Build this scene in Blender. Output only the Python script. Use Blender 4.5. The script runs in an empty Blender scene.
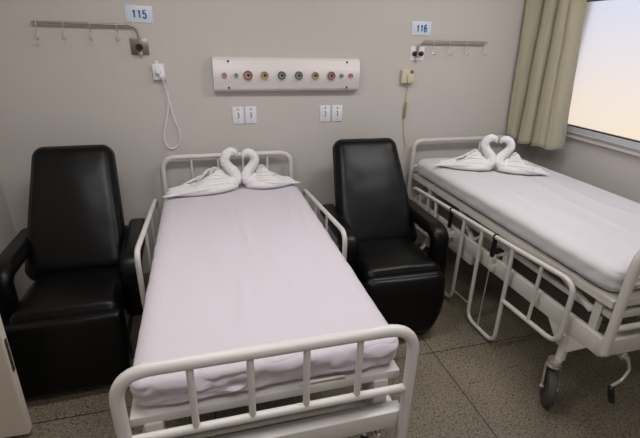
import bpy, bmesh, math, random
from mathutils import Vector, Matrix, noise
random.seed(7)
PI = math.pi
C = bpy.context.scene.collection
SC = bpy.context.scene

# ------------------------------------------------------------------ materials
def lin(c):
    return tuple(((v/255)/12.92 if v/255 <= .04045 else (((v/255)+.055)/1.055)**2.4) for v in c)

def mat(name, col, rough=.5, metal=0, spec=.5, bump=None, coat=0, var=None, sheen=0, bump2=None):
    m = bpy.data.materials.new(name); m.use_nodes = True
    nt = m.node_tree; N = nt.nodes; L = nt.links
    b = N['Principled BSDF']
    rgb = lin(col) + (1,)
    b.inputs['Base Color'].default_value = rgb
    b.inputs['Roughness'].default_value = rough
    b.inputs['Metallic'].default_value = metal
    b.inputs['Specular IOR Level'].default_value = spec
    b.inputs['Coat Weight'].default_value = coat
    b.inputs['Sheen Weight'].default_value = sheen
    tc = N.new('ShaderNodeTexCoord')
    if var:                                   # (scale, amount) soft colour variation
        n = N.new('ShaderNodeTexNoise'); n.inputs['Scale'].default_value = var[0]; n.inputs['Detail'].default_value = 5
        L.new(tc.outputs['Object'], n.inputs['Vector'])
        mx = N.new('ShaderNodeMix'); mx.data_type = 'RGBA'
        L.new(n.outputs['Fac'], mx.inputs['Factor'])
        mx.inputs['A'].default_value = tuple(v*(1-var[1]) for v in rgb[:3]) + (1,)
        mx.inputs['B'].default_value = tuple(min(1, v*(1+var[1])) for v in rgb[:3]) + (1,)
        L.new(mx.outputs['Result'], b.inputs['Base Color'])
    prev = None
    for bp in (bump, bump2):
        if bp:                                # (scale, strength, distance, stretch)
            n = N.new('ShaderNodeTexNoise'); n.inputs['Scale'].default_value = bp[0]; n.inputs['Detail'].default_value = 4
            mp = N.new('ShaderNodeMapping'); mp.inputs['Scale'].default_value = bp[3] if len(bp) > 3 else (1, 1, 1)
            L.new(tc.outputs['Object'], mp.inputs['Vector']); L.new(mp.outputs['Vector'], n.inputs['Vector'])
            bn = N.new('ShaderNodeBump'); bn.inputs['Strength'].default_value = bp[1]; bn.inputs['Distance'].default_value = bp[2]
            L.new(n.outputs['Fac'], bn.inputs['Height'])
            if prev: L.new(prev.outputs['Normal'], bn.inputs['Normal'])
            L.new(bn.outputs['Normal'], b.inputs['Normal']); prev = bn
    return m

M = {}
M['wall'] = mat('wall_paint', (198, 192, 187), .42, spec=.45, var=(.9, .03), bump=(18, .12, .01), bump2=(3, .10, .03))
M['ceil'] = mat('ceiling_paint', (225, 222, 216), .8)
M['white_paint'] = mat('white_enamel', (214, 209, 206), .32, spec=.5, var=(3, .03))
M['cream_paint'] = mat('cream_enamel', (204, 199, 193), .38, spec=.45, var=(4, .05))
M['sheet'] = mat('lilac_white_sheet', (207, 199, 207), .85, spec=.2, sheen=.15, bump=(260, .15, .001), bump2=(7, .22, .012, (2.2, .5, 1)))
M['sheet2'] = mat('white_sheet', (207, 202, 206), .85, spec=.2, sheen=.15, bump=(260, .15, .001), bump2=(6, .2, .012, (1.8, .6, 1)))
M['towel'] = mat('white_towelling', (232, 229, 230), .95, spec=.1, sheen=.3, bump=(220, .6, .004), bump2=(34, .6, .010))
M['vinyl'] = mat('black_vinyl', (6, 6, 6), .36, spec=.24, bump=(240, .10, .001), bump2=(5, .12, .01))
M['dark_metal'] = mat('dark_steel', (48, 46, 45), .45, metal=.6)
M['chrome'] = mat('chrome', (222, 214, 205), .3, metal=.8)
M['rail_steel'] = mat('satin_steel', (176, 166, 156), .35, metal=.7)
M['steel_plate'] = mat('brushed_steel', (150, 140, 128), .35, metal=.9)
M['rubber'] = mat('grey_rubber', (62, 60, 58), .7, var=(20, .15))
M['black'] = mat('black_plastic', (14, 13, 13), .4)
M['plastic'] = mat('white_plastic', (232, 230, 232), .4)
M['plate'] = mat('socket_plastic', (226, 228, 238), .4)
M['ivory'] = mat('ivory_plastic', (205, 196, 172), .45)
M['tan'] = mat('tan_plastic', (168, 142, 100), .5)
M['panel'] = mat('panel_enamel', (222, 216, 216), .35, spec=.5)
M['grille_grey'] = mat('dark_slot', (36, 35, 38), .6)
M['orange'] = mat('orange_ring', (208, 122, 84), .5)
M['brick'] = mat('brick_ring', (150, 92, 76), .5)
M['mustard'] = mat('mustard_ring', (176, 152, 72), .5)
M['green'] = mat('green_ring', (58, 104, 84), .5)
M['sage'] = mat('sage_ring', (120, 150, 130), .5)
M['face'] = mat('outlet_face', (190, 180, 172), .3, metal=.5)
M['blue_ink'] = mat('blue_ink', (44, 104, 170), .6)
M['sign'] = mat('sign_acrylic', (212, 220, 232), .35)
M['curtain'] = mat('olive_curtain', (170, 164, 143), .8, spec=.2, sheen=.1, bump=(300, .1, .001), bump2=(4, .12, .02, (1, 1, .3)))
M['alu'] = mat('aluminium_frame', (188, 187, 190), .45, metal=.05)
M['gasket'] = mat('dark_gasket', (40, 44, 50), .6)
M['door'] = mat('door_paint', (214, 204, 190), .45)
M['edge'] = mat('door_edge_paint', (226, 216, 204), .5)

def floor_mat():
    m = bpy.data.materials.new('terrazzo_floor'); m.use_nodes = True
    nt = m.node_tree; N = nt.nodes; L = nt.links; b = N['Principled BSDF']
    tc = N.new('ShaderNodeTexCoord')
    def nz(scale, detail):
        n = N.new('ShaderNodeTexNoise'); n.inputs['Scale'].default_value = scale; n.inputs['Detail'].default_value = detail
        L.new(tc.outputs['Object'], n.inputs['Vector']); return n
    big = nz(2.2, 5)
    r0 = N.new('ShaderNodeValToRGB'); L.new(big.outputs['Fac'], r0.inputs['Fac'])
    r0.color_ramp.elements[0].position = .3; r0.color_ramp.elements[0].color = lin((104, 95, 80)) + (1,)
    r0.color_ramp.elements[1].position = .7; r0.color_ramp.elements[1].color = lin((128, 117, 99)) + (1,)
    def chips(scale, lo, hi, col, prev):
        v = nz(scale, 1.5)
        r = N.new('ShaderNodeValToRGB'); L.new(v.outputs['Fac'], r.inputs['Fac'])
        r.color_ramp.elements[0].position = lo; r.color_ramp.elements[0].color = (0, 0, 0, 1)
        r.color_ramp.elements[1].position = hi; r.color_ramp.elements[1].color = (1, 1, 1, 1)
        mx = N.new('ShaderNodeMix'); mx.data_type = 'RGBA'
        L.new(r.outputs['Color'], mx.inputs['Factor']); L.new(prev, mx.inputs['A']); mx.inputs['B'].default_value = lin(col) + (1,)
        return mx.outputs['Result']
    c = chips(105, .56, .63, (58, 51, 42), r0.outputs['Color'])
    c = chips(125, .59, .66, (146, 139, 123), c)
    c = chips(70, .61, .67, (72, 64, 52), c)
    # brass/dark joints of the slabs: x = 1.545 + k*1.0 ; y = -1.372 - k*1.0
    sep = N.new('ShaderNodeSeparateXYZ'); L.new(tc.outputs['Object'], sep.inputs['Vector'])
    def joint(out, off, step):
        a = N.new('ShaderNodeMath'); a.operation = 'SUBTRACT'; L.new(out, a.inputs[0]); a.inputs[1].default_value = off - step*20 - step/2
        d = N.new('ShaderNodeMath'); d.operation = 'MODULO'; L.new(a.outputs[0], d.inputs[0]); d.inputs[1].default_value = step
        e = N.new('ShaderNodeMath'); e.operation = 'SUBTRACT'; L.new(d.outputs[0], e.inputs[0]); e.inputs[1].default_value = step/2
        f = N.new('ShaderNodeMath'); f.operation = 'ABSOLUTE'; L.new(e.outputs[0], f.inputs[0])
        g = N.new('ShaderNodeMath'); g.operation = 'LESS_THAN'; L.new(f.outputs[0], g.inputs[0]); g.inputs[1].default_value = .0032
        return g
    jx = joint(sep.outputs['X'], 1.542, 1.30); jy = joint(sep.outputs['Y'], -1.372, 1.05)
    mxm = N.new('ShaderNodeMath'); mxm.operation = 'MAXIMUM'; L.new(jx.outputs[0], mxm.inputs[0]); L.new(jy.outputs[0], mxm.inputs[1])
    mx = N.new('ShaderNodeMix'); mx.data_type = 'RGBA'
    L.new(mxm.outputs[0], mx.inputs['Factor']); L.new(c, mx.inputs['A']); mx.inputs['B'].default_value = lin((34, 30, 27)) + (1,)
    L.new(mx.outputs['Result'], b.inputs['Base Color'])
    rr = N.new('ShaderNodeMapRange'); L.new(big.outputs['Fac'], rr.inputs['Value']); rr.inputs['To Min'].default_value = .38; rr.inputs['To Max'].default_value = .6
    L.new(rr.outputs['Result'], b.inputs['Roughness'])
    return m
M['floor'] = floor_mat()

def frost_mat():
    m = bpy.data.materials.new('frosted_glass'); m.use_nodes = True
    b = m.node_tree.nodes['Principled BSDF']
    b.inputs['Base Color'].default_value = (1, 1, 1, 1)
    b.inputs['Roughness'].default_value = .28
    b.inputs['Transmission Weight'].default_value = 1
    b.inputs['IOR'].default_value = 1.3
    return m
M['frost'] = frost_mat()

def lamp_mat(s):
    m = bpy.data.materials.new('lit_diffuser'); m.use_nodes = True
    b = m.node_tree.nodes['Principled BSDF']
    b.inputs['Emission Color'].default_value = (1, .96, .92, 1); b.inputs['Emission Strength'].default_value = s
    return m

# ------------------------------------------------------------------ mesh helpers
def link(name, bm, m, parent=None, smooth=True, loc=None, rot=None, sub=0):
    me = bpy.data.meshes.new(name); bmesh.ops.recalc_face_normals(bm, faces=bm.faces[:]); bm.to_mesh(me); bm.free()
    o = bpy.data.objects.new(name, me); C.objects.link(o)
    if m: me.materials.append(M[m] if isinstance(m, str) else m)
    if smooth:
        for p in me.polygons: p.use_smooth = True
        me.set_sharp_from_angle(angle=math.radians(42))
    if parent: o.parent = parent
    if loc: o.location = loc
    if rot: o.rotation_euler = rot
    if sub:
        s = o.modifiers.new('s', 'SUBSURF'); s.levels = sub; s.render_levels = sub
    return o
def tag(o, label=None, cat=None, group=None, kind=None):
    if label: o['label'] = label
    if cat: o['category'] = cat
    if group: o['group'] = group
    if kind: o['kind'] = kind
    return o
def empty(name, loc, rz=0):
    o = bpy.data.objects.new(name, None); C.objects.link(o); o.location = loc; o.rotation_euler = (0, 0, rz); o.empty_display_size = .1
    return o
def box(bm, lo, hi, bev=0, seg=2):
    lo = Vector(lo); hi = Vector(hi); r = bmesh.ops.create_cube(bm, size=1)
    c = (lo+hi)/2; s = hi-lo
    for v in r['verts']: v.co = Vector((v.co.x*s.x, v.co.y*s.y, v.co.z*s.z)) + c
    if bev:
        es = list({e for v in r['verts'] for e in v.link_edges})
        bmesh.ops.bevel(bm, geom=es, offset=bev, segments=seg, affect='EDGES', profile=.5)
    return bm
def BX(lo, hi, bev=0, seg=2): return box(bmesh.new(), lo, hi, bev, seg)
def fillet(pts, r, n=6):
    pts = [Vector(p) for p in pts]; out = [pts[0]]
    for i in range(1, len(pts)-1):
        a, b, c = pts[i-1], pts[i], pts[i+1]
        rr = r[i] if isinstance(r, dict) and i in r else (r if not isinstance(r, dict) else 0)
        u = (a-b); v = (c-b); d = min(rr, u.length*.49, v.length*.49)
        if d < 1e-4: out.append(b); continue
        p, q = b+u.normalized()*d, b+v.normalized()*d
        for k in range(n+1):
            t = k/n; out.append(p*(1-t)**2 + b*2*t*(1-t) + q*t*t)
    out.append(pts[-1]); return out
def smooth_path(pts, n=8):
    pts = [Vector(p) for p in pts]; P = [pts[0]*2-pts[1]] + pts + [pts[-1]*2-pts[-2]]; out = []
    for i in range(1, len(P)-2):
        for k in range(n):
            t = k/n
            out.append(.5*((2*P[i]) + (P[i+1]-P[i-1])*t + (2*P[i-1]-5*P[i]+4*P[i+1]-P[i+2])*t*t + (3*P[i]-P[i-1]-3*P[i+1]+P[i+2])*t**3))
    out.append(pts[-1]); return out
def tube(bm, pts, r, n=12, closed=False, sx=1, sy=1, prof=None, up=None, cap=True):
    """sweep a ring along pts; r a number or list; prof = list of 2D points"""
    pts = [Vector(p) for p in pts]; m = len(pts)
    R = r if isinstance(r, (list, tuple)) else [r]*m
    if len(R) != m:
        R = [R[min(len(R)-1, int(i/(m-1)*(len(R)-1)))]*(1-((i/(m-1)*(len(R)-1)) % 1)) + R[min(len(R)-1, int(i/(m-1)*(len(R)-1))+1)]*((i/(m-1)*(len(R)-1)) % 1) for i in range(m)]
    prof = prof or [(math.cos(2*PI*k/n)*sx, math.sin(2*PI*k/n)*sy) for k in range(n)]
    T = []
    for i in range(m):
        if closed: t = pts[(i+1) % m]-pts[i-1]
        else: t = pts[min(i+1, m-1)]-pts[max(i-1, 0)]
        T.append(t.normalized())
    nrm = Vector(up) if up else (Vector((0, 0, 1)) if abs(T[0].z) < .9 else Vector((1, 0, 0)))
    rings = []
    for i in range(m):
        nrm = (nrm - T[i]*nrm.dot(T[i])).normalized(); bi = T[i].cross(nrm)
        rings.append([bm.verts.new(pts[i] + (bi*a + nrm*b)*R[i]) for a, b in prof])
    k = len(prof)
    for i in range(m if closed else m-1):
        A, B = rings[i], rings[(i+1) % m]
        for j in range(k): bm.faces.new((A[j], A[(j+1) % k], B[(j+1) % k], B[j]))
    if not closed and cap:
        bm.faces.new(rings[0][::-1]); bm.faces.new(rings[-1])
    return bm
def TB(pts, r, **k): return tube(bmesh.new(), pts, r, **k)
def rrect(w, h, r, n=4):
    out = []
    for cx, cy, a0 in ((w/2-r, h/2-r, 0), (-w/2+r, h/2-r, PI/2), (-w/2+r, -h/2+r, PI), (w/2-r, -h/2+r, 3*PI/2)):
        for k in range(n+1):
            a = a0 + k/n*PI/2; out.append((cx+r*math.cos(a), cy+r*math.sin(a)))
    return out
def lathe(bm, prof, c=(0, 0, 0), axis='z', n=24):
    c = Vector(c); rings = []
    for r, h in prof:
        ring = []
        for k in range(n):
            a = 2*PI*k/n; x, y = r*math.cos(a), r*math.sin(a)
            p = {'z': (x, y, h), 'y': (x, h, y), 'x': (h, x, y)}[axis]
            ring.append(bm.verts.new(c+Vector(p)))
        rings.append(ring)
    for A, B in zip(rings, rings[1:]):
        for j in range(n): bm.faces.new((A[j], A[(j+1) % n], B[(j+1) % n], B[j]))
    if prof[0][0] > 1e-5: bm.faces.new(rings[0][::-1])
    if prof[-1][0] > 1e-5: bm.faces.new(rings[-1])
    bmesh.ops.remove_doubles(bm, verts=bm.verts[:], dist=1e-6)
    return bm
def softbox(hx, hy, hz, rxy, rz, nx, ny, nz, fn=None):
    """box of half sizes with rounded edges on a fine grid; fn(p, original unit coords) moves points"""
    bm = bmesh.new(); vs = {}
    def g(i, j, k):
        if (i, j, k) not in vs:
            u, v, w = 2*i/nx-1, 2*j/ny-1, 2*k/nz-1
            # denser near the borders
            f = lambda s: math.copysign(1-(1-abs(s))**1.35, s)
            p = Vector((f(u)*hx, f(v)*hy, f(w)*hz))
            c = Vector((max(-hx+rxy, min(hx-rxy, p.x)), max(-hy+rxy, min(hy-rxy, p.y)), max(-hz+rz, min(hz-rz, p.z))))
            d = Vector(((p.x-c.x)/rxy, (p.y-c.y)/rxy, (p.z-c.z)/rz))
            if d.length > 1e-6:
                mx = max(abs(d.x), abs(d.y), abs(d.z)); d = d.normalized()*mx
                p = c + Vector((d.x*rxy, d.y*rxy, d.z*rz))
            if fn: p = fn(p, (u, v, w))
            vs[(i, j, k)] = bm.verts.new(p)
        return vs[(i, j, k)]
    for i in range(nx):
        for j in range(ny):
            for k in (0, nz): bm.faces.new((g(i, j, k), g(i+1, j, k), g(i+1, j+1, k), g(i, j+1, k)))
    for i in range(nx):
        for k in range(nz):
            for j in (0, ny): bm.faces.new((g(i, j, k), g(i+1, j, k), g(i+1, j, k+1), g(i, j, k+1)))
    for j in range(ny):
        for k in range(nz):
            for i in (0, nx): bm.faces.new((g(i, j, k), g(i, j+1, k), g(i, j+1, k+1), g(i, j, k+1)))
    return bm
def digit(ch, h, wd, st, parent, loc):
    """a bold numeral drawn as a flat ribbon, h tall, wd wide, stroke st"""
    w = wd-st; H = h-st
    P = {'1': [[(-.28, .24), (-.02, .36), (.10, .5)], [(.10, .5), (.10, -.5)]],
         '5': [[(.42, .5), (-.34, .5), (-.44, .02)], [(-.44, .02), (-.1, .14), (.25, .10), (.46, -.14), (.36, -.42), (0, -.52), (-.34, -.46), (-.5, -.3)]],
         '6': [[(.44, .36), (.2, .5), (-.12, .5), (-.38, .3), (-.48, -.02), (-.42, -.34), (-.14, -.51), (.18, -.51), (.44, -.34), (.47, -.12), (.3, .06), (.02, .12), (-.26, .04), (-.44, -.14)]]}[ch]
    bm = bmesh.new()
    for pl in P:
        q = [Vector((x*w, -.0009, z*H)) for x, z in pl]
        q = smooth_path(q, 6) if len(q) > 3 else q
        tube(bm, q, 1, prof=[(-st/2, -.0008), (st/2, -.0008), (st/2, .0008), (-st/2, .0008)], up=(0, 1, 0))
    return link('numeral', bm, 'blue_ink', parent, smooth=False, loc=loc)

# ------------------------------------------------------------------ room
XL, XR, YF, H = -1.035, 3.13, -4.3, 2.75
def struct(name, bm, m, parent=None, label=None):
    o = link(name, bm, m, parent, smooth=False)
    if not parent: o['kind'] = 'structure'
    if label: o['label'] = label
    return o
struct('floor', BX((XL-.15, YF-.15, -.1), (XR+.2, .15, 0)), 'floor', label='speckled grey-brown terrazzo floor with dark slab joints')
struct('ceiling', BX((XL-.15, YF-.15, H), (XR+.2, .15, H+.1)), 'ceil', label='plain white ceiling above the beds')
struct('wall_back', BX((XL-.15, 0, 0), (XR+.2, .15, H)), 'wall', label='grey-beige painted wall behind both headboards')
struct('wall_left', BX((XL-.15, YF, 0), (XL, 0, H)), 'wall', label='painted wall beside the left recliner')
struct('wall_front', BX((XL-.15, YF-.15, 0), (XR+.2, YF, H)), 'wall', label='painted wall opposite the beds')
WY0, WY1, WZ0, WZ1 = -2.55, -.12, 1.085, 2.105
bm = BX((XR, YF, 0), (XR+.2, 0, WZ0)); box(bm, (XR, YF, WZ1), (XR+.2, 0, H)); box(bm, (XR, YF, WZ0), (XR+.2, WY0, WZ1)); box(bm, (XR, WY1, WZ0), (XR+.2, 0, WZ1))
struct('wall_right', bm, 'wall', label='painted wall below and around the frosted window')
# window: aluminium frame, gasket, frosted pane
bm = bmesh.new()
fx0, fx1 = XR-.02, XR+.05
box(bm, (fx0, WY0, WZ0), (fx1, WY1, WZ0+.062), .004); box(bm, (fx0, WY0, WZ1-.062), (fx1, WY1, WZ1), .004)
box(bm, (fx0, WY0, WZ0), (fx1, WY0+.06, WZ1), .004); box(bm, (fx0, WY1-.06, WZ0), (fx1, WY1, WZ1), .004)
box(bm, (fx0+.004, (WY0+WY1)/2-.03, WZ0+.06), (fx1, (WY0+WY1)/2+.03, WZ1-.06), .004)
box(bm, (fx0-.012, WY0, WZ0+.018), (fx0+.004, WY1, WZ0+.026), .002)
win = struct('window_1', bm, 'alu', label='aluminium window frame with frosted panes on the right wall')
for i, (a, b) in enumerate(((WY0+.06, (WY0+WY1)/2-.03), ((WY0+WY1)/2+.03, WY1-.06))):
    struct('window_pane', BX((XR+.012, a, WZ0+.06), (XR+.018, b, WZ1-.06)), 'frost', win, 'pale frosted glass pane')
    gk = bmesh.new(); box(gk, (XR-.012, a, WZ0+.0625), (XR+.011, b, WZ0+.071)); box(gk, (XR-.006, a, WZ1-.068), (XR+.011, b, WZ1-.0625))
    struct('gasket', gk, 'gasket', win)
# sill ledge
struct('trim_1', BX((XR-.03, WY0-.05, WZ0-.022), (XR, WY1+.05, WZ0-.001), .003), 'wall', label='narrow ledge under the frosted window')

# door leaf swung out from the left wall, seen on its edge
dr = link('door_1', BX((-1.03, -1.452, .004), (-.608, -1.408, 2.08), .003), 'door', smooth=False); dr['kind'] = 'structure'
dr.rotation_euler = (0, math.radians(1.6), 0); dr.location.x = .012; dr['label'] = 'off-white door leaf standing open beside the left recliner'
link('edge_strip', BX((-.608, -1.45, .006), (-.6045, -1.41, 2.078), .001), 'edge', dr, smooth=False)
bm = BX((-.606, -1.44, .36), (-.6015, -1.42, .53), .001)
for z in (.385, .43, .475, .51): lathe(bm, [(0, .0), (.005, 0), (.005, .0025), (0, .0025)], (-.6015, -1.43, z), 'x', 10)
link('hinge_plate', bm, 'steel_plate', dr)
bm = TB(fillet([(-.96, -1.452, 1.0), (-.96, -1.50, 1.0), (-.86, -1.50, 1.0)], .02), .009); link('door_handle', bm, 'chrome', dr)

# ------------------------------------------------------------------ hospital beds
def mattress_fn(seed, W, L, hz, amp, foot):
    s = Vector((seed*13.1, seed*7.7, 0))
    def fn(p, u):
        q = Vector((p.x*2.2, p.y*1.3, p.z*3)) + s
        top = max(0, p.z/hz)
        z = p.z + top*(.006*noise.noise(q*1.4) + .0035*noise.noise(Vector((p.x*9, p.y*2.2, 0))+s))
        # long creases running down the middle of the sheet
        for (cx, y0, y1, sl, h, w) in creases.get(seed, []):
            if y0 < p.y < y1:
                t = (p.y-y0)/(y1-y0); d = p.x-(cx+sl*(p.y-y0)+.012*math.sin(p.y*9))
                z += top*h*math.sin(PI*t)*math.exp(-(d/w)**2)
        side = 1-abs(p.z)/hz if abs(p.z) < hz else 0
        # swags in the cloth round the foot end and sides
        if p.y < -L/2+.12:
            k = min(1, (-L/2+.12-p.y)/.12)
            f = foot*k*(.55+.45*side)
            wv = 1.1*abs(noise.noise(Vector((p.x*6+p.z*12, p.z*26-p.x*5, seed))))**.7*1.6 + .7*abs(noise.noise(Vector((p.x*13-p.z*16, p.z*30+p.x*9, seed+4)))) - .9
            p = Vector((p.x, p.y - f*wv, p.z))
        if abs(p.x) > W/2-.05:
            wv = noise.noise(Vector((p.y*5, p.z*14, seed*3))) + .5*math.sin(p.y*23+p.z*26)
            p = Vector((p.x + math.copysign(amp*wv*.7, p.x), p.y, p.z))
        return Vector((p.x, p.y, z))
    return fn
creases = {1: [(.0, -.1, .52, .02, .008, .008), (.03, -.22, .30, -.12, .006, .007), (-.03, .0, .5, .06, .004, .010), (-.1, -.9, -.2, .05, .006, .02), (.18, -.8, .0, -.1, .006, .03), (.28, .1, .8, .12, .006, .012), (.33, -.1, .6, .1, .006, .012)],
           2: [(-.05, -.7, .4, .1, .008, .02), (.2, -.6, .6, -.05, .007, .025), (-.25, -.3, .7, .05, .006, .02)]}
def make_mattress(seed, x0, x1, y0, y1, z0, z1, m, label, foot):
    W, L, hz = x1-x0, y0-y1, (z1-z0)/2
    root = empty('mattress', ((x0+x1)/2, (y0+y1)/2, z0)); tag(root, label, 'mattress')
    core = softbox(W/2-.02, L/2-.03, hz-.034, .07, .02, 8, 12, 4)
    link('foam_core', core, 'plastic', root, loc=(0, 0, hz+.02))
    bm = softbox(W/2, L/2, hz, .085, min(hz*.8, .05), 110, 200, 22, mattress_fn(seed, W, L, hz, .006, foot))
    link('fitted_sheet', bm, m, root, loc=(0, 0, hz))
    return root

def caster(parent, x, y, ang, m):
    root = empty('caster', (x, y, 0), ang); root.parent = parent
    # swivel fork
    bm = bmesh.new()
    for s in (-1, 1):
        tube(bm, fillet([(.0, s*.016, .245), (.0, s*.034, .225), (.035, s*.034, .10)], .015), .011, n=8, sx=1.3, sy=.4)
    lathe(bm, [(0, .262), (.03, .262), (.034, .255), (.034, .24), (.026, .236), (.036, .232), (.036, .222), (0, .218)], (0, 0, 0), 'z', 20)
    lathe(bm, [(0, -.042), (.012, -.042), (.012, .042), (0, .042)], (.035, 0, .10), 'y', 12)
    tube(bm, [(-.03, 0, .243), (-.075, 0, .20)], .008, n=8, sx=2)
    link('fork', bm, 'chrome', root)
    bm = lathe(bmesh.new(), [(.055, -.02), (.088, -.021), (.096, -.017), (.0995, -.006), (.0995, .006), (.096, .017), (.088, .021), (.055, .02)], (.035, 0, .10), 'y', 36)
    link('wheel', bm, 'rubber', root)
    bm = lathe(bmesh.new(), [(0, -.02), (.02, -.026), (.03, -.014), (.062, -.014), (.062, .014), (.03, .014), (.02, .026), (0, .02)], (.035, 0, .10), 'y', 28)
    link('hub', bm, 'dark_metal', root)

def loop_board(name, y, x1, ztop, zbot, r, m, parent, rails, bars, bar_r, rail_r, bend=.11):
    t = TB(fillet([(0, y, zbot), (0, y, ztop), (x1, y, ztop), (x1, y, zbot)], bend, 9), r, n=16, up=(0, 1, 0))
    b = link(name, t, m, parent)
    for z in rails: link('cross_rail', TB([(r*.6, y, z), (x1-r*.6, y, z)], rail_r), m, b)
    for u in bars: link('bar', TB([(u, y, rails[0]), (u, y, ztop-.004)], bar_r, n=10), m, b)
    return b

def crank(parent, x, y, z, m, pose):
    root = link('crank', lathe(bmesh.new(), [(0, .12), (.016, .12), (.016, 0), (.021, -.004), (.021, -.03), (.012, -.034), (.012, -.05), (0, -.05)], (x, y, z), 'y', 18), 'chrome', parent)
    p = [Vector((x, y-.05, z))+Vector(d) for d in pose]
    link('crank_arm', TB(fillet(p[:4], .015), .007, n=8), 'chrome', root)
    a, b = p[3], p[4]
    link('crank_handle', TB([a.lerp(b, t) for t in (0, .05, .1, .5, .9, 1)], [.008, .014, .013, .016, .014, .008], n=12), 'black', root)

def under_frame(root, x0, x1, ya, yb, zb0, zb1, m, deck0, struts):
    """rectangular beams along the bed, crossbars and gussets: one welded chassis"""
    bm = bmesh.new()
    for x in (x0, x1):
        box(bm, (x-.017, yb, zb0), (x+.017, ya, zb1), .006)
    for y in (ya-.03, -.95, yb+.02):
        box(bm, (x0, y-.02, zb0+.006), (x1, y+.02, zb1-.004), .005)
    for x in (x0, x1):
        for y in (ya-.35, yb+.19):               # gussets round the legs
            s = bmesh.new()
            vs = [s.verts.new((x-.014, yy, zz)) for yy, zz in ((y-.13, zb0+.01), (y+.13, zb0+.01), (y+.035, zb0-.10), (y-.035, zb0-.10))]
            f = s.faces.new(vs); r = bmesh.ops.extrude_face_region(s, geom=[f])
            for v in r['geom']:
                if isinstance(v, bmesh.types.BMVert): v.co.x += .028
            me = bpy.data.meshes.new('t'); s.to_mesh(me); bm.from_mesh(me); s.free(); bpy.data.meshes.remove(me)
    link('chassis', bm, m, root)
    link('leg_brace', TB([(x0, yb+.19, zb0-.07), (x1, yb+.19, zb0-.07)], .016), m, root)
    link('leg_brace', TB([(x0, ya-.35, zb0-.07), (x1, ya-.35, zb0-.07)], .016), m, root)
    for x in (x0, x1):
        for y in (ya-.35, yb+.19):
            link('leg', TB([(x, y, .262), (x, y, zb0-.02)], .024, n=14), m, root)
    for (x, y, z, y2, z2) in struts:
        link('deck_strut', TB([(x, y, z), (x, y2, z2)], .013, n=8, prof=rrect(2.6, 1.4, .3, 2)), m, root)

# ---- bed under number 115
W = .93
bed = empty('hospital_bed', (0, 0, 0)); tag(bed, 'white tubular hospital bed below the 115 sign, between the two recliners', 'hospital bed', 'hospital beds')
loop_board('headboard', -.06, W, .939, .46, .0175, 'white_paint', bed, [.60], [.198, .385, .565, .746], .009, .012, .10)
fb = loop_board('footboard', -2.136, W, .872, .30, .0205, 'white_paint', bed, [.612], [.206, .381, .558, .736], .0115, .0145, .11)
bm = BX((.0, -2.06, .582), (W+.005, -.09, .618), .005)
for k in range(9): box(bm, (.1, -.25-k*.2, .57), (.83, -.21-k*.2, .583), .003)
link('mattress_deck', bm, 'white_paint', bed)
under_frame(bed, .03, W-.03, -.085, -2.105, .40, .475, 'white_paint', .58,
            [(.86, -2.02, .59, -1.80, .46), (.07, -2.02, .59, -1.80, .46), (.86, -.3, .59, -.5, .46), (.07, -.3, .59, -.5, .46)])
bm = BX((-.002, -2.125, .405), (W+.004, -2.07, .485), .008)
link('end_beam', bm, 'white_paint', bed)
for x in (.07, .86):
    link('deck_bracket', BX((x-.028, -2.07, .47), (x+.028, -1.95, .59), .006), 'white_paint', bed)
link('mattress_retainer', TB(fillet([(.56, -1.98, .60), (.56, -2.052, .612), (.56, -2.056, .635), (.72, -2.056, .635), (.72, -2.052, .612), (.72, -1.98, .60)], .012), .005, n=8), 'white_paint', bed)
for (x, y, a) in ((.03, -.435, .4), (W-.03, -.435, 2.6), (.03, -1.915, -2.2), (W-.03, -1.915, .8)): caster(bed, x, y, a, 'white_paint')
crank(bed, .83, -2.11, .345, 'white_paint', [(0, 0, 0), (.01, -.02, -.05), (.012, -.03, -.12), (.012, -.03, -.16), (.01, -.05, -.27)])
def half_rail(x, m):
    o = 1 if x > .4 else -1
    top = [(x, -.24, .50), (x, -.24, .70), (x, -1.225, .785), (x, -1.225, .44), (x, -.24, .42)]
    pts = fillet([(x, -.7, .44), (x, -.24, .43), (x, -.24, .705), (x, -1.225, .79), (x, -1.225, .44), (x, -.7, .44)], .075, 8)
    r = link('side_rail', TB(pts, .0135, n=12, up=(1, 0, 0)), m, bed)
    for y in (-.37, -.60, -.87):
        zt = .705 + (.785-.705)*(-y-.24)/.985
        link('bar', TB([(x, y, .44), (x, y, zt)], .0085, n=8), m, r)
    for y in (-.45, -1.0):
        link('rail_bracket', BX((min(x, x-o*.085), y-.02, .425), (max(x, x-o*.085), y+.02, .455), .004), m, r)
half_rail(.988, 'cream_paint'); half_rail(-.052, 'cream_paint')
make_mattress(1, .004, .950, -.10, -2.06, .619, .742, 'sheet', 'mattress in a lilac-white fitted sheet on the bed below the 115 sign', .018)

# ---- bed under number 116
BX0 = 1.956
bed2 = empty('hospital_bed', (BX0, 0, 0)); tag(bed2, 'cream tubular hospital bed below the 116 sign, beside the window wall', 'hospital bed', 'hospital beds')
loop_board('headboard', -.06, W, .99, .45, .0185, 'cream_paint', bed2, [.775, .50], [.62], .009, .013, .075)
loop_board('footboard', -2.04, W, 1.03, .47, .0205, 'cream_paint', bed2, [.60], [.19, .37, .56, .74], .0115, .0145, .13)
bm = bmesh.new()
for i, (y, zt) in enumerate(((-.095, .722), (-2.005, .722))):
    vs = [bm.verts.new((x, y, zt+d)) for x, d in ((0, 0), (W, 0), (W, -.036), (0, -.036))]
    if i: 
        for j in range(4): bm.faces.new((pv[j], pv[(j+1) % 4], vs[(j+1) % 4], vs[j]))
    else: bm.faces.new(vs)
    pv = vs
bm.faces.new(pv)
link('mattress_deck', bm, 'cream_paint', bed2)
bm = BX((.03, -2.0, .615), (W-.03, -1.95, .65), .005)
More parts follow.
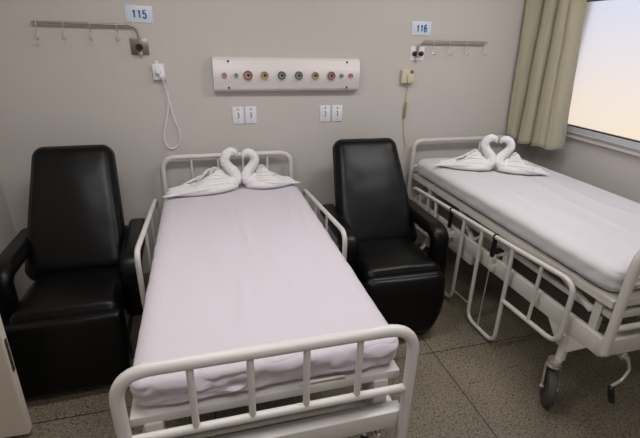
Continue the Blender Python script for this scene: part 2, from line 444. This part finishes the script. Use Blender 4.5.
for x in (.035, W-.035):
    for y in (-1.93, -1.3, -.35): box(bm, (x-.014, y-.02, .50), (x+.014, y+.02, .690), .003)
    box(bm, (x-.012, -1.95, .60), (x+.012, -.3, .625), .003)
link('lift_frame', bm, 'cream_paint', bed2)
under_frame(bed2, .02, W-.02, -.085, -2.02, .43, .525, 'cream_paint', .7,
            [(.035, -1.90, .60, -1.62, .70), (W-.035, -1.90, .60, -1.62, .70), (.035, -1.2, .52, -1.45, .70), (.035, -.75, .70, -.95, .52), (.035, -1.18, .70, -.97, .52)])
bm = BX((.0, -2.035, .44), (W, -1.995, .53), .006)
link('end_beam', bm, 'cream_paint', bed2)
bm = BX((.005, -1.02, .36), (.04, -.72, .50), .004); link('mechanism_cover', bm, 'cream_paint', bed2)
for (x, y, a) in ((.02, -.435, .3), (W-.02, -.435, 2.4), (.02-.03, -1.83-.02, -2.2), (W-.02, -1.83, .5)): caster(bed2, x, y if y > -1 else -1.83, a, 'cream_paint')
crank(bed2, .15, -2.0, .415, 'cream_paint', [(0, 0, 0), (.012, -.015, -.05), (-.02, -.02, -.10), (-.075, -.02, -.125), (-.045, -.03, -.225)])
# long side rail, folded down
xr = -.032
def YZ(l): return [(xr, y, z) for y, z in l]
t = bmesh.new()
tube(t, fillet(YZ([(-.50, .345), (-.175, .325), (-.175, .640), (-.93, .672), (-1.40, .690), (-1.835, .716), (-1.835, .36), (-1.41, .345)]), .08, 8), .0135, n=12, up=(1, 0, 0))
tube(t, fillet(YZ([(-.56, .66), (-.62, .03), (-.93, .035), (-.93, .672)]), .075, 7), .0125, n=12, up=(1, 0, 0))
tube(t, fillet(YZ([(-1.125, .68), (-1.135, .03), (-1.42, .035), (-1.405, .69)]), .075, 7), .0125, n=12, up=(1, 0, 0))
rl = link('side_rail', t, 'cream_paint', bed2)
for (y, z0, z1) in ((-.32, .335, .648), (-.45, .342, .653), (-1.625, .352, .703)):
    link('bar', TB(YZ([(y, z0), (y, z1)]), .0095, n=8), 'cream_paint', rl)
link('link_rod', TB(YZ([(-.93, .12), (-1.13, .13)]), .006, n=8), 'chrome', rl)
for y, zt in ((-.77, .664), (-1.25, .684)):
    link('release_grip', TB(YZ([(y, zt+.012), (y, zt-.004), (y, zt-.12), (y, zt-.135)]), [.010, .0145, .0145, .011], n=12), 'black', rl)
    link('sleeve', TB(YZ([(y, zt-.13), (y, zt-.21)]), .012, n=12), 'cream_paint', rl)
    link('slide_rod', TB(YZ([(y, zt-.2), (y, .045)]), .0045, n=8), 'chrome', rl)
    link('rail_joint', BX((xr-.017, y-.004, zt-.02), (xr+.017, y+.004, zt+.018), .002), 'black', rl)
    link('rail_bracket', BX((xr, y-.02, .455), (.006, y+.02, .50), .003), 'cream_paint', rl)
make_mattress(2, BX0-.002, BX0+.926, -.10, -1.99, .723, .866, 'sheet2', 'mattress in a white fitted sheet on the bed below the 116 sign', .016)

# ------------------------------------------------------------------ recliners
def recliner(loc, rz, label, foot_round):
    root = empty('recliner', loc, rz); tag(root, label, 'recliner', 'black vinyl recliners')
    # local: y=0 at the crease of seat and back, front is -y
    def taper(w0, w1, hy, crown, hz):
        def fn(p, u):
            t = (p.y+hy)/(2*hy)
            k = w0+(w1-w0)*t
            z = p.z + (crown*(1-(u[0])**2)*(1-(u[1])**2) if p.z > 0 else 0)
            z += (.0025*noise.noise(Vector((p.x*9, p.y*9, loc[0]))) if p.z > 0 else 0)
            return Vector((p.x*k, p.y, z))
        return fn
    # backrest : lying pad (width x, length y, thickness z) then tilted up
    hl = .41
    bw = .270 if loc[0] < 0 else .288
    bm = softbox(bw, hl, .055, .075, .05, 34, 46, 10, taper(1.04, .83, hl, .018, .055))
    lean = math.radians(54)
    b = link('backrest', bm, 'vinyl', root, loc=(-.022 if loc[0] < 0 else .006, .147, .746 if loc[0] < 0 else .724), rot=(lean, 0, 0))
    pts = [(x*(.865 if y > 0 else 1.0), y, 0) for x, y in [(-.235, -.355), (-.235, .32), (-.2, .375), (.2, .375), (.235, .32), (.235, -.355)]]
    # welt round the backrest
    out = []
    for x, y in rrect(bw*2+.0005, .821, .075, 8):
        t = (y+hl)/(2*hl); out.append((x*(1.04+(.83-1.04)*t), y, -.012))
    link('piping', TB(out, .0045, n=6, closed=True), 'vinyl', b)
    bm = softbox(.258, .285, .06, .06, .055, 34, 34, 10, taper(1.0, .98, .285, .02, .06))
    link('seat', bm, 'vinyl', root, loc=(0, -.265, .395), rot=(math.radians(-3), 0, 0))
    def ff(p, u):
        t = (p.y+.20)/.40          # 0 bottom, 1 top
        k = 1.0 if t > .7 else 1-foot_round*(1-t/.7)**2.4
        return Vector((p.x*k, p.y, p.z + (.02*(1-u[0]**2)*(1-u[1]**2) if p.z > 0 else 0)))
    bm = softbox(.27, .205, .045, .07 if foot_round > .1 else .03, .04, 34, 30, 8, ff)
    link('footrest', bm, 'vinyl', root, loc=(0, -.575, .232), rot=(math.radians(79), 0, 0))
    for s in (-1, 1):
        path = fillet([(s*.308, .19, .585), (s*.308, -.30, .60), (s*.308, -.36, .57), (s*.308, -.375, .30)], .06, 7)
        path = [path[0]+Vector((0, .015, 0))] + path + [path[-1]+Vector((0, 0, -.015))]
        n = len(path); R = [.72] + [1]*(n-2) + [.72]
        link('armrest', TB(path, R, prof=rrect(.115, .092, .036, 5), up=(0, 0, 1)), 'vinyl', root)
    # steel under-frame
    bm = bmesh.new()
    for s in (-1, 1):
        tube(bm, fillet([(s*.235, .30, .012), (s*.235, .05, .33), (s*.235, -.44, .33), (s*.235, -.40, .012)], .03), .0125, n=8)
        tube(bm, [(s*.235, .20, .14), (s*.235, -.415, .14)], .0125, n=8)
        tube(bm, [(s*.235, -.05, .33), (s*.235, .20, .58)], .011, n=8)
        tube(bm, [(s*.235, -.37, .33), (s*.308, -.37, .31)], .011, n=8)
    for y, z in ((.20, .14), (-.415, .14), (-.1, .33)): tube(bm, [(-.235, y, z), (.235, y, z)], .011, n=8)
    tube(bm, [(-.12, -.43, .31), (-.12, -.53, .25)], .009, n=8); tube(bm, [(.12, -.43, .31), (.12, -.53, .25)], .009, n=8)
    link('steel_frame', bm, 'dark_metal', root)
    for s in (-1, 1):
        for y in (.30, -.40): link('foot_cap', lathe(bmesh.new(), [(0, 0), (.02, 0), (.02, .025), (.013, .03), (0, .03)], (s*.235, y, 0), 'z', 14), 'rubber', root)
    link('recline_lever', TB([(.255, -.25, .33), (.30, -.27, .29), (.30, -.33, .25)], .007, n=8), 'dark_metal', root)
    return root
recliner((-.462, -.60, 0), math.radians(2), 'black vinyl recliner at far left between the open door and the 115 bed', .06)
recliner((1.435, -.60, 0), math.radians(-2), 'black vinyl recliner standing between the two hospital beds', .42)

# ------------------------------------------------------------------ towel swans
def swan(loc, rz, mirror, label, sc=1.0, tail=1.0, seed=0):
    """towel folded as a swan; faces +x, chest at origin"""
    root = empty('towel_swan', loc, rz); tag(root, label, 'towel swan', 'towel swans on the beds'); root.scale = (sc, sc, sc)
    g = -1 if mirror else 1
    rn = random.Random(seed)
    # body: pleated bundle, full behind the neck and thinning to the tail
    bm = bmesh.new(); n = 30; m = 34; rings = []
    for i in range(n+1):
        t = i/n; x = .02 - .42*tail*t
        h = (.040 + .062*math.sin(PI*min(1, t*1.25+.05)))*(1-t**3)+.008
        if t > .75: h = min(h, .035+.02*(1-t)*4)
        w = (.05+.045*math.sin(PI*min(1, t*1.1)))*(1-.35*t)
        e = min(1, t/.06)**.5*min(1, (1-t)/.05+.15)**.5
        ring = []
        for k in range(m):
            a = PI*k/(m-1)
            pl = 1+.06*math.sin(a*13+t*9)*math.sin(PI*t)+.05*noise.noise(Vector((x*18, a*3, seed)))
            ring.append(bm.verts.new((g*x, -math.cos(a)*w*pl*e, max(.002, math.sin(a)**.7*h*pl*e))))
        rings.append(ring)
    for A, B in zip(rings, rings[1:]):
        for j in range(m-1): bm.faces.new((A[j], A[j+1], B[j+1], B[j]))
        bm.faces.new((A[0], B[0], B[-1], A[-1]))
    bm.faces.new(rings[0]); bm.faces.new(rings[-1])
    link('body', bm, 'towel', root)
    # wings: stepped folds laid over each side
    for s in (-1, 1):
        bm = bmesh.new()
        for k in range(6):
            st = Vector((-.030-.012*k, s*(.060-.007*k), .036+.0165*k))
            en = Vector(((-.385+.042*k+rn.uniform(-.012, .012))*tail, s*(.084-.009*k), .022+.0120*k+rn.uniform(-.003, .003)))
            mid = (st+en)/2 + Vector((-.01, s*.034*(1-k/9), .016+.0045*k+.004*math.sin(k*2.1)))
            pre = st + Vector((.015, -s*.03, -.025))
            pth = [Vector((g*p.x, p.y, p.z)) for p in smooth_path([pre, st, mid, en], 8)]
            tube(bm, pth, [.009, .011, .0125, .0135, .013, .012, .006], n=10, sx=.8, sy=1.0)
        link('wing', bm, 'towel', root)
    # rolled hems that run back along the sheet, and the flat tail lobes
    bm = bmesh.new()
    for s, l in ((-1, .42), (1, .38)):
        pth = [Vector((g*x*(tail if x < 0 else 1), s*y, z)) for x, y, z in smooth_path([(.0, .04, .026), (-.12, .088, .026), (-.28, .088, .022), (-l, .062, .018)], 8)]
        tube(bm, pth, [.024, .026, .026, .023, .019, .012], n=12)
    link('hem_roll', bm, 'towel', root)
    bm = bmesh.new()
    for y0, l, r in ((-.045, .50, .030), (.0, .47, .034), (.045, .44, .028)):
        pth = [Vector((g*x*tail, y, z)) for x, y, z in smooth_path([(-.30, y0*.8, .026), (-.38, y0*1.1, .022), (-.44, y0*1.2, .015), (-l, y0*1.1, .008)], 7)]
        tube(bm, pth, [r*.8, r, r*.95, r*.7, r*.25], n=12, sx=1.0, sy=.42)
    link('tail', bm, 'towel', root)
    cl = [(-.115, -.035, .036), (-.05, -.04, .038), (.002, -.026, .062), (.0, -.008, .106), (-.036, 0, .146), (-.064, 0, .192), (-.054, 0, .234), (-.020, 0, .258), (.010, 0, .248), (.022, 0, .222)]
    pth = [Vector((g*x, y, z)) for x, y, z in smooth_path(cl, 7)]
    rad = [.026, .038, .040, .037, .035, .034, .032, .029, .023, .007]
    bm = bmesh.new(); m2 = len(pth)
    Rr = []
    for i in range(m2):
        f = i/(m2-1)*(len(rad)-1); a = int(f); b = min(a+1, len(rad)-1)
        Rr.append((rad[a]*(1-(f-a))+rad[b]*(f-a))*(1+.04*math.sin(i*1.9+seed)))
    tube(bm, pth, Rr, n=16)
    link('neck', bm, 'towel', root)
    return root
swan((.488, -.226, .749), math.atan2(.10, .50), False, 'white towel swan on the 115 bed, the left one of its pair', 1.0, 1.0, 1)
swan((.572, -.232, .748), .11, True, 'white towel swan on the 115 bed, the right one of its pair', .96, .80, 2)
swan((2.335, -.545, .874), -.50, False, 'white towel swan on the 116 bed, the left one of its pair', .9, .88, 3)
swan((2.397, -.570, .874), -.50, True, 'white towel swan on the 116 bed, the right one of its pair nearer the curtain', .88, .78, 4)

# ------------------------------------------------------------------ things on the back wall
def number_sign(x0, x1, z0, z1, s, label, rot):
    cx, cz = (x0+x1)/2, (z0+z1)/2
    r = link('number_sign', BX((-(x1-x0)/2, -.004, -(z1-z0)/2), ((x1-x0)/2, 0, (z1-z0)/2), .0012), 'sign', loc=(cx, -.001, cz), rot=(0, rot, 0))
    tag(r, label, 'sign', 'bed number signs')
    for k, ch in enumerate(s): digit(ch, .053, .028, .0095, r, ((k-1)*.031+.002, -.0042, 0))
number_sign(-.112, .049, 1.805, 1.902, '115', 'white wall sign with blue number 115', math.radians(1))
number_sign(1.858, 2.017, 1.778, 1.875, '116', 'white wall sign with blue number 116', math.radians(-.5))

# medical gas panel
gp = empty('medical_gas_panel', (.92, 0, 1.383)); tag(gp, 'white wall panel with a row of ringed gas outlets between the bed signs', 'gas panel')
prof = [(0, 0), (-.030, 0), (-.052, .010), (-.060, .028), (-.064, .062), (-.070, .072), (-.070, .150), (-.064, .160), (-.060, .197), (-.052, .215), (-.030, .225), (0, .225)]
bm = bmesh.new(); X = [(-.519), (.519)]
A = [bm.verts.new((X[0], y, z)) for y, z in prof]; B = [bm.verts.new((X[1], y, z)) for y, z in prof]
for j in range(len(prof)): bm.faces.new((A[j], A[(j+1) % len(prof)], B[(j+1) % len(prof)], B[j]))
bm.faces.new(A); bm.faces.new(B[::-1])
link('housing', bm, 'panel', gp)
for x in (-.523, .519):
    bm = bmesh.new()
    A = [bm.verts.new((x, y*1.03, (z-.1125)*1.015+.1125)) for y, z in prof]; B = [bm.verts.new((x+.004, y*1.03, (z-.1125)*1.015+.1125)) for y, z in prof]
    for j in range(len(prof)): bm.faces.new((A[j], A[(j+1) % len(prof)], B[(j+1) % len(prof)], B[j]))
    bm.faces.new(A); bm.faces.new(B[::-1]); link('end_cap', bm, 'plastic', gp)
outs = [(.468, .017, 'orange'), (.548, .014, 'sage'), (.628, .031, 'brick'), (.742, .027, 'mustard'), (.863, .028, 'green'), (.985, .028, 'green'),
        (1.105, .026, 'mustard'), (1.225, .028, 'brick'), (1.302, .013, 'sage'), (1.372, .016, 'orange')]
for x, r, c in outs:
    bm = lathe(bmesh.new(), [(r*.72, -.070), (r*.72, -.084), (r*.80, -.088), (r*.95, -.087), (r, -.080), (r, -.069)], (x-.92, 0, .112), 'y', 28)
    g = link('gas_outlet', bm, c, gp)
    g['label'] = {'orange': 'small orange outlet ring', 'sage': 'small pale green outlet', 'brick': 'brick-red outlet ring', 'mustard': 'mustard outlet ring', 'green': 'dark green outlet ring'}[c]
    link('outlet_face', lathe(bmesh.new(), [(0, -.080), (r*.30, -.080), (r*.34, -.077), (r*.74, -.077), (r*.74, -.069), (0, -.069)], (x-.92, 0, .112), 'y', 24), 'face', g)
    if r > .02:
        link('valve_pin', lathe(bmesh.new(), [(0, -.083), (r*.3, -.083), (r*.32, -.08), (0, -.078)], (x-.92+.002, 0, .112), 'y', 16), 'dark_metal', g)
for x, z in ((-.421, .200), (.425, .202), (-.425, .028), (.43, .028)):
    link('screw', lathe(bmesh.new(), [(0, -.065), (.006, -.064), (.0075, -.061), (.0075, -.056), (0, -.056)], (x, 0, z), 'y', 14), 'dark_metal', gp)

def socket(x0, x1, label):
    cx = (x0+x1)/2; w = x1-x0; h = .122
    r = empty('wall_socket', (cx, 0, 1.153)); tag(r, label, 'socket', 'white wall sockets under the gas panel')
    link('cover_plate', BX((-w/2, -.008, 0), (w/2, 0, h), .003), 'plate', r)
    link('socket_face', BX((-w*.26, -.0105, h*.26), (w*.26, -.0075, h*.74), .002), 'plastic', r)
    bm = bmesh.new()
    for dz in (-.014, 0, .014): lathe(bm, [(0, -.0125), (.0046, -.0125), (.0054, -.0108), (.0054, -.010), (0, -.010)], (0 if dz else .004, 0, h*.5+dz), 'y', 10)
    link('socket_hole', bm, 'grille_grey', r)
    link('red_mark', BX((-w*.12, -.0092, h*.80), (w*.12, -.0078, h*.86), .0003), 'orange', r)
    for z in (h*.12, h*.93): link('screw', lathe(bmesh.new(), [(0, -.0095), (.003, -.009), (.003, -.0075), (0, -.0075)], (0, 0, z), 'y', 10), 'steel_plate', r)
socket(.513, .594, 'white wall socket plate, leftmost of the four under the gas panel')
socket(.604, .685, 'white wall socket plate, second from left under the gas panel')
socket(1.166, 1.247, 'white wall socket plate, third from left under the gas panel')
socket(1.262, 1.343, 'white wall socket plate, rightmost of the four under the gas panel')

# hook rails
def hook_rail(px, pz, s, length, zbar, hooks, plates, hooklen, label):
    r = empty('hook_rail', (px, 0, pz)); tag(r, label, 'hook rail', 'metal hook rails on the back wall')
    for (a, b) in plates: link('wall_plate', BX((a, -.006, -.052), (b, 0, .046), .001), 'steel_plate', r)
    path = fillet([(0, -.022, -.052), (0, -.030, zbar), (s*length, -.031, zbar+.002)], .05, 8)
    bar = link('rail', TB(path, .0078, n=12), 'rail_steel', r)
    link('bracket', BX((-.012, -.030, -.055), (.012, 0, -.035), .002), 'chrome', r)
    for h in hooks:
        x = s*h
        link('hook', TB(smooth_path([(x, -.032, zbar+.011), (x-.002, -.042, zbar-.006), (x-.004, -.034, zbar-.04), (x-.004, -.034, zbar-hooklen+.01), (x, -.045, zbar-hooklen-.006), (x+s*.008, -.072, zbar-hooklen), (x+s*.012, -.078, zbar-hooklen+.018)], 5), .003, n=6), 'chrome', r)
    return r
r = hook_rail(-.05, 1.665, -1, .585, .122, [.115, .268, .415, .560], [(-.058, .052)], .085, 'chrome hook rail below the 115 sign, reaching over the left recliner')
link('clamp_knob', lathe(bmesh.new(), [(0, -.075), (.017, -.075), (.021, -.07), (.021, -.045), (.012, -.042), (.012, -.02), (0, -.02)], (0, 0, -.004), 'y', 20), 'black', r)
r = hook_rail(1.918, 1.655, 1, .585, .083, [.12, .258, .405, .56], [(-.050, -.006), (.018, .064)], .085, 'chrome hook rail with two white plates below the 116 sign')
for x in (-.020, .034):
    link('clamp_knob', lathe(bmesh.new(), [(0, -.03), (.012, -.03), (.017, -.026), (.017, -.008), (0, -.006)], (x, 0, -.004), 'y', 20), 'black', r)
for c in r.children:
    if c.name.startswith('wall_plate'): c.data.materials[0] = M['plastic']

# call point by bed 115 with looped white cord
c1 = empty('call_point', (.048, 0, 1.51)); tag(c1, 'white call point with a hanging looped cord below the 115 sign', 'call point')
link('back_box', BX((-.040, -.032, -.052), (.038, 0, .052), .008, 3), 'plastic', c1)
link('hanger', BX((-.02, -.018, .052), (.0, -.004, .068), .003), 'plastic', c1)
link('plug', lathe(bmesh.new(), [(0, -.062), (.012, -.062), (.018, -.056), (.020, -.03), (0, -.03)], (-.004, 0, .004), 'y', 22), 'plate', c1)
link('plug', lathe(bmesh.new(), [(0, -.070), (.010, -.070), (.014, -.064), (.016, -.03), (0, -.03)], (.016, 0, -.022), 'y', 22), 'plastic', c1)
cord = smooth_path([(.018, -.062, -.026), (.026, -.060, -.062), (.040, -.02, -.12), (.036, -.012, -.20), (.022, -.010, -.28), (-.002, -.010, -.36), (-.018, -.012, -.44), (.0, -.014, -.505), (.045, -.012, -.515), (.088, -.012, -.46), (.085, -.012, -.38), (.062, -.012, -.30), (.048, -.018, -.21), (.030, -.012, -.12), (.018, -.016, -.05)], 8)
link('cord', TB(cord, .0042, n=8), 'plastic', c1)

# call point by bed 116 with pull switch
c2 = empty('call_point', (1.855, 0, 1.485)); tag(c2, 'ivory call point with a tan inline switch on its wire below the 116 sign', 'call point')
link('back_box', BX((-.052, -.036, -.05), (.052, 0, .05), .007, 3), 'ivory', c2)
link('plug', BX((-.010, -.052, -.045), (.036, -.034, .020), .005), 'ivory', c2)
link('button', lathe(bmesh.new(), [(0, -.042), (.012, -.042), (.014, -.034), (0, -.034)], (.026, 0, .036), 'y', 16), 'steel_plate', c2)
link('cord', TB(smooth_path([(.012, -.05, -.045), (.010, -.03, -.08), (.012, -.012, -.12), (.012, -.010, -.20)], 8), .0038, n=8), 'ivory', c2)
link('inline_switch', TB([(.013, -.012, -.195), (.013, -.014, -.20), (.010, -.014, -.31), (.010, -.012, -.325)], [.005, .010, .010, .005], n=12), 'tan', c2)
link('cord', TB(smooth_path([(.010, -.012, -.32), (.02, -.010, -.42), (.045, -.010, -.52), (.048, -.010, -.58), (.02, -.010, -.64), (-.03, -.010, -.70), (-.035, -.010, -.95)], 8), .0038, n=8), 'ivory', c2)

# ------------------------------------------------------------------ curtain
def curtain():
    root = empty('curtain', (2.9, -.25, .95)); tag(root, 'olive-grey curtain gathered at the corner beside the window', 'curtain')
    # plan outline of the gathered cloth at the hem and at the top (world x, y)
    hem = [(2.845, -.028), (2.838, -.058), (2.85, -.105), (2.90, -.120), (2.985, -.115), (2.99, -.150), (2.90, -.150), (2.862, -.170), (2.862, -.215), (2.885, -.262), (2.925, -.268), (2.935, -.282), (2.895, -.300), (2.872, -.345), (2.875, -.39), (2.895, -.43), (2.888, -.47), (2.905, -.515), (2.95, -.532), (3.01, -.52)]
    top = [(2.775, -.030), (2.775, -.055), (2.82, -.085), (2.88, -.095), (2.975, -.095), (2.98, -.120), (2.90, -.120), (2.865, -.135), (2.865, -.165), (2.888, -.200), (2.925, -.205), (2.93, -.215), (2.905, -.228), (2.890, -.255), (2.895, -.29), (2.912, -.31), (2.905, -.335), (2.915, -.36), (2.955, -.37), (3.01, -.36)]
    hp = smooth_path([(x, y, 0) for x, y in hem], 7); tp = smooth_path([(x, y, 0) for x, y in top], 7)
    n = len(hp); bm = bmesh.new(); rows = []; nz = 46
    hz = lambda i: .975 + .048*max(0, 1-i/26) + .018*max(0, (i-70)/60) + .007*math.sin(i*.21)
    for k in range(nz+1):
        t = k/nz; row = []
        for i in range(n):
            p = hp[i].lerp(tp[i], t**.9)
            z0 = hz(i)
            z = z0 + t*(2.30-z0)
            w = .008*noise.noise(Vector((i*.09, t*3.0, 2))) + .004*noise.noise(Vector((i*.3, t*7, 5)))
            row.append(bm.verts.new((p.x+w-2.9, p.y+w*.5+.25, z-.95)))
        rows.append(row)
    for A, B in zip(rows, rows[1:]):
        for j in range(n-1): bm.faces.new((A[j], A[j+1], B[j+1], B[j]))
    o = link('cloth', bm, 'curtain', root)
    s = o.modifiers.new('thick', 'SOLIDIFY'); s.thickness = .003
    link('hem', TB([Vector((p.x-2.9-.0035, p.y+.25, .004+hz(i)-.95)) for i, p in enumerate(hp)], .0035, n=6), 'curtain', root)
    return root
curtain()
rod = tag(link('curtain_rod', TB([(2.97, -.03, 2.33), (2.97, -2.75, 2.33)], .014), 'chrome'), 'metal curtain rod above the window', 'curtain rod')
for y in (-.08, -1.4, -2.7): link('rod_bracket', TB([(2.97, y, 2.33), (XR, y, 2.33)], .008, n=8), 'chrome', rod)
bm = bmesh.new()

# ------------------------------------------------------------------ light
def added_ceiling_light(x, y, e, label):  # unseen fittings, added as a spread of three to soften the shadows
    r = empty('added_ceiling_light', (x, y, H)); tag(r, label, 'ceiling light', 'added ceiling lights')
    link('housing', BX((-.62, -.16, -.06), (.62, .16, 0), .01), 'plastic', r)
    link('diffuser', BX((-.60, -.14, -.075), (.60, .14, -.058), .004), lamp_mat(2.5), r)
    ld = bpy.data.lights.new('tube_light', 'AREA'); ld.shape = 'RECTANGLE'; ld.size = 1.18; ld.size_y = .27; ld.energy = e; ld.color = (1, .985, .98)
    lo = bpy.data.objects.new('tube_light', ld); C.objects.link(lo); lo.parent = r; lo.location = (0, 0, -.08)
added_ceiling_light(.15, -1.5, 17, 'unseen white fluorescent fitting added on the ceiling over the 115 bed')
added_ceiling_light(2.1, -1.35, 19, 'unseen white fluorescent fitting added on the ceiling over the 116 bed')
added_ceiling_light(.7, -3.1, 15, 'unseen white fluorescent fitting added on the ceiling above the camera')

w = bpy.data.worlds.new('daylight'); SC.world = w; w.use_nodes = True
N = w.node_tree.nodes; L = w.node_tree.links; bg = N['Background']
tc = N.new('ShaderNodeTexCoord'); sp = N.new('ShaderNodeSeparateXYZ'); L.new(tc.outputs['Generated'], sp.inputs['Vector'])
mr = N.new('ShaderNodeMapRange'); L.new(sp.outputs['Z'], mr.inputs['Value']); mr.inputs['From Min'].default_value = -.6; mr.inputs['From Max'].default_value = .6
cr = N.new('ShaderNodeValToRGB'); L.new(mr.outputs['Result'], cr.inputs['Fac'])
e = cr.color_ramp.elements; e[0].position = .22; e[0].color = (.92, .72, .38, 1); e[1].position = .72; e[1].color = (.50, .60, .90, 1)
q = e.new(.40); q.color = (.88, .76, .64, 1); q = e.new(.54); q.color = (.70, .71, .82, 1)
L.new(cr.outputs['Color'], bg.inputs['Color']); bg.inputs['Strength'].default_value = 1.12

# ------------------------------------------------------------------ camera
cd = bpy.data.cameras.new('camera'); cam = bpy.data.objects.new('camera', cd); C.objects.link(cam); SC.camera = cam
cd.sensor_width = 36; cd.sensor_fit = 'HORIZONTAL'; cd.lens = 422.6095/640*36; cd.clip_start = .02
pitch, yaw, roll = .404813, .2740948, .02621518
F = Vector((math.sin(yaw)*math.cos(pitch), math.cos(yaw)*math.cos(pitch), -math.sin(pitch)))
Rt = Vector((math.cos(yaw), -math.sin(yaw), 0)); U = Rt.cross(F)
R2 = Rt*math.cos(roll) + U*math.sin(roll); U2 = -Rt*math.sin(roll) + U*math.cos(roll)
mw = Matrix.Identity(4)
for i in range(3): mw[i][0] = R2[i]; mw[i][1] = U2[i]; mw[i][2] = -F[i]
mw.translation = Vector((.302362, -3.154683, 1.743250)); cam.matrix_world = mw

SC.view_settings.view_transform = 'Standard'; SC.view_settings.look = 'None'
SC.view_settings.exposure = 0; SC.view_settings.gamma = 1; SC.view_settings.use_curve_mapping = False
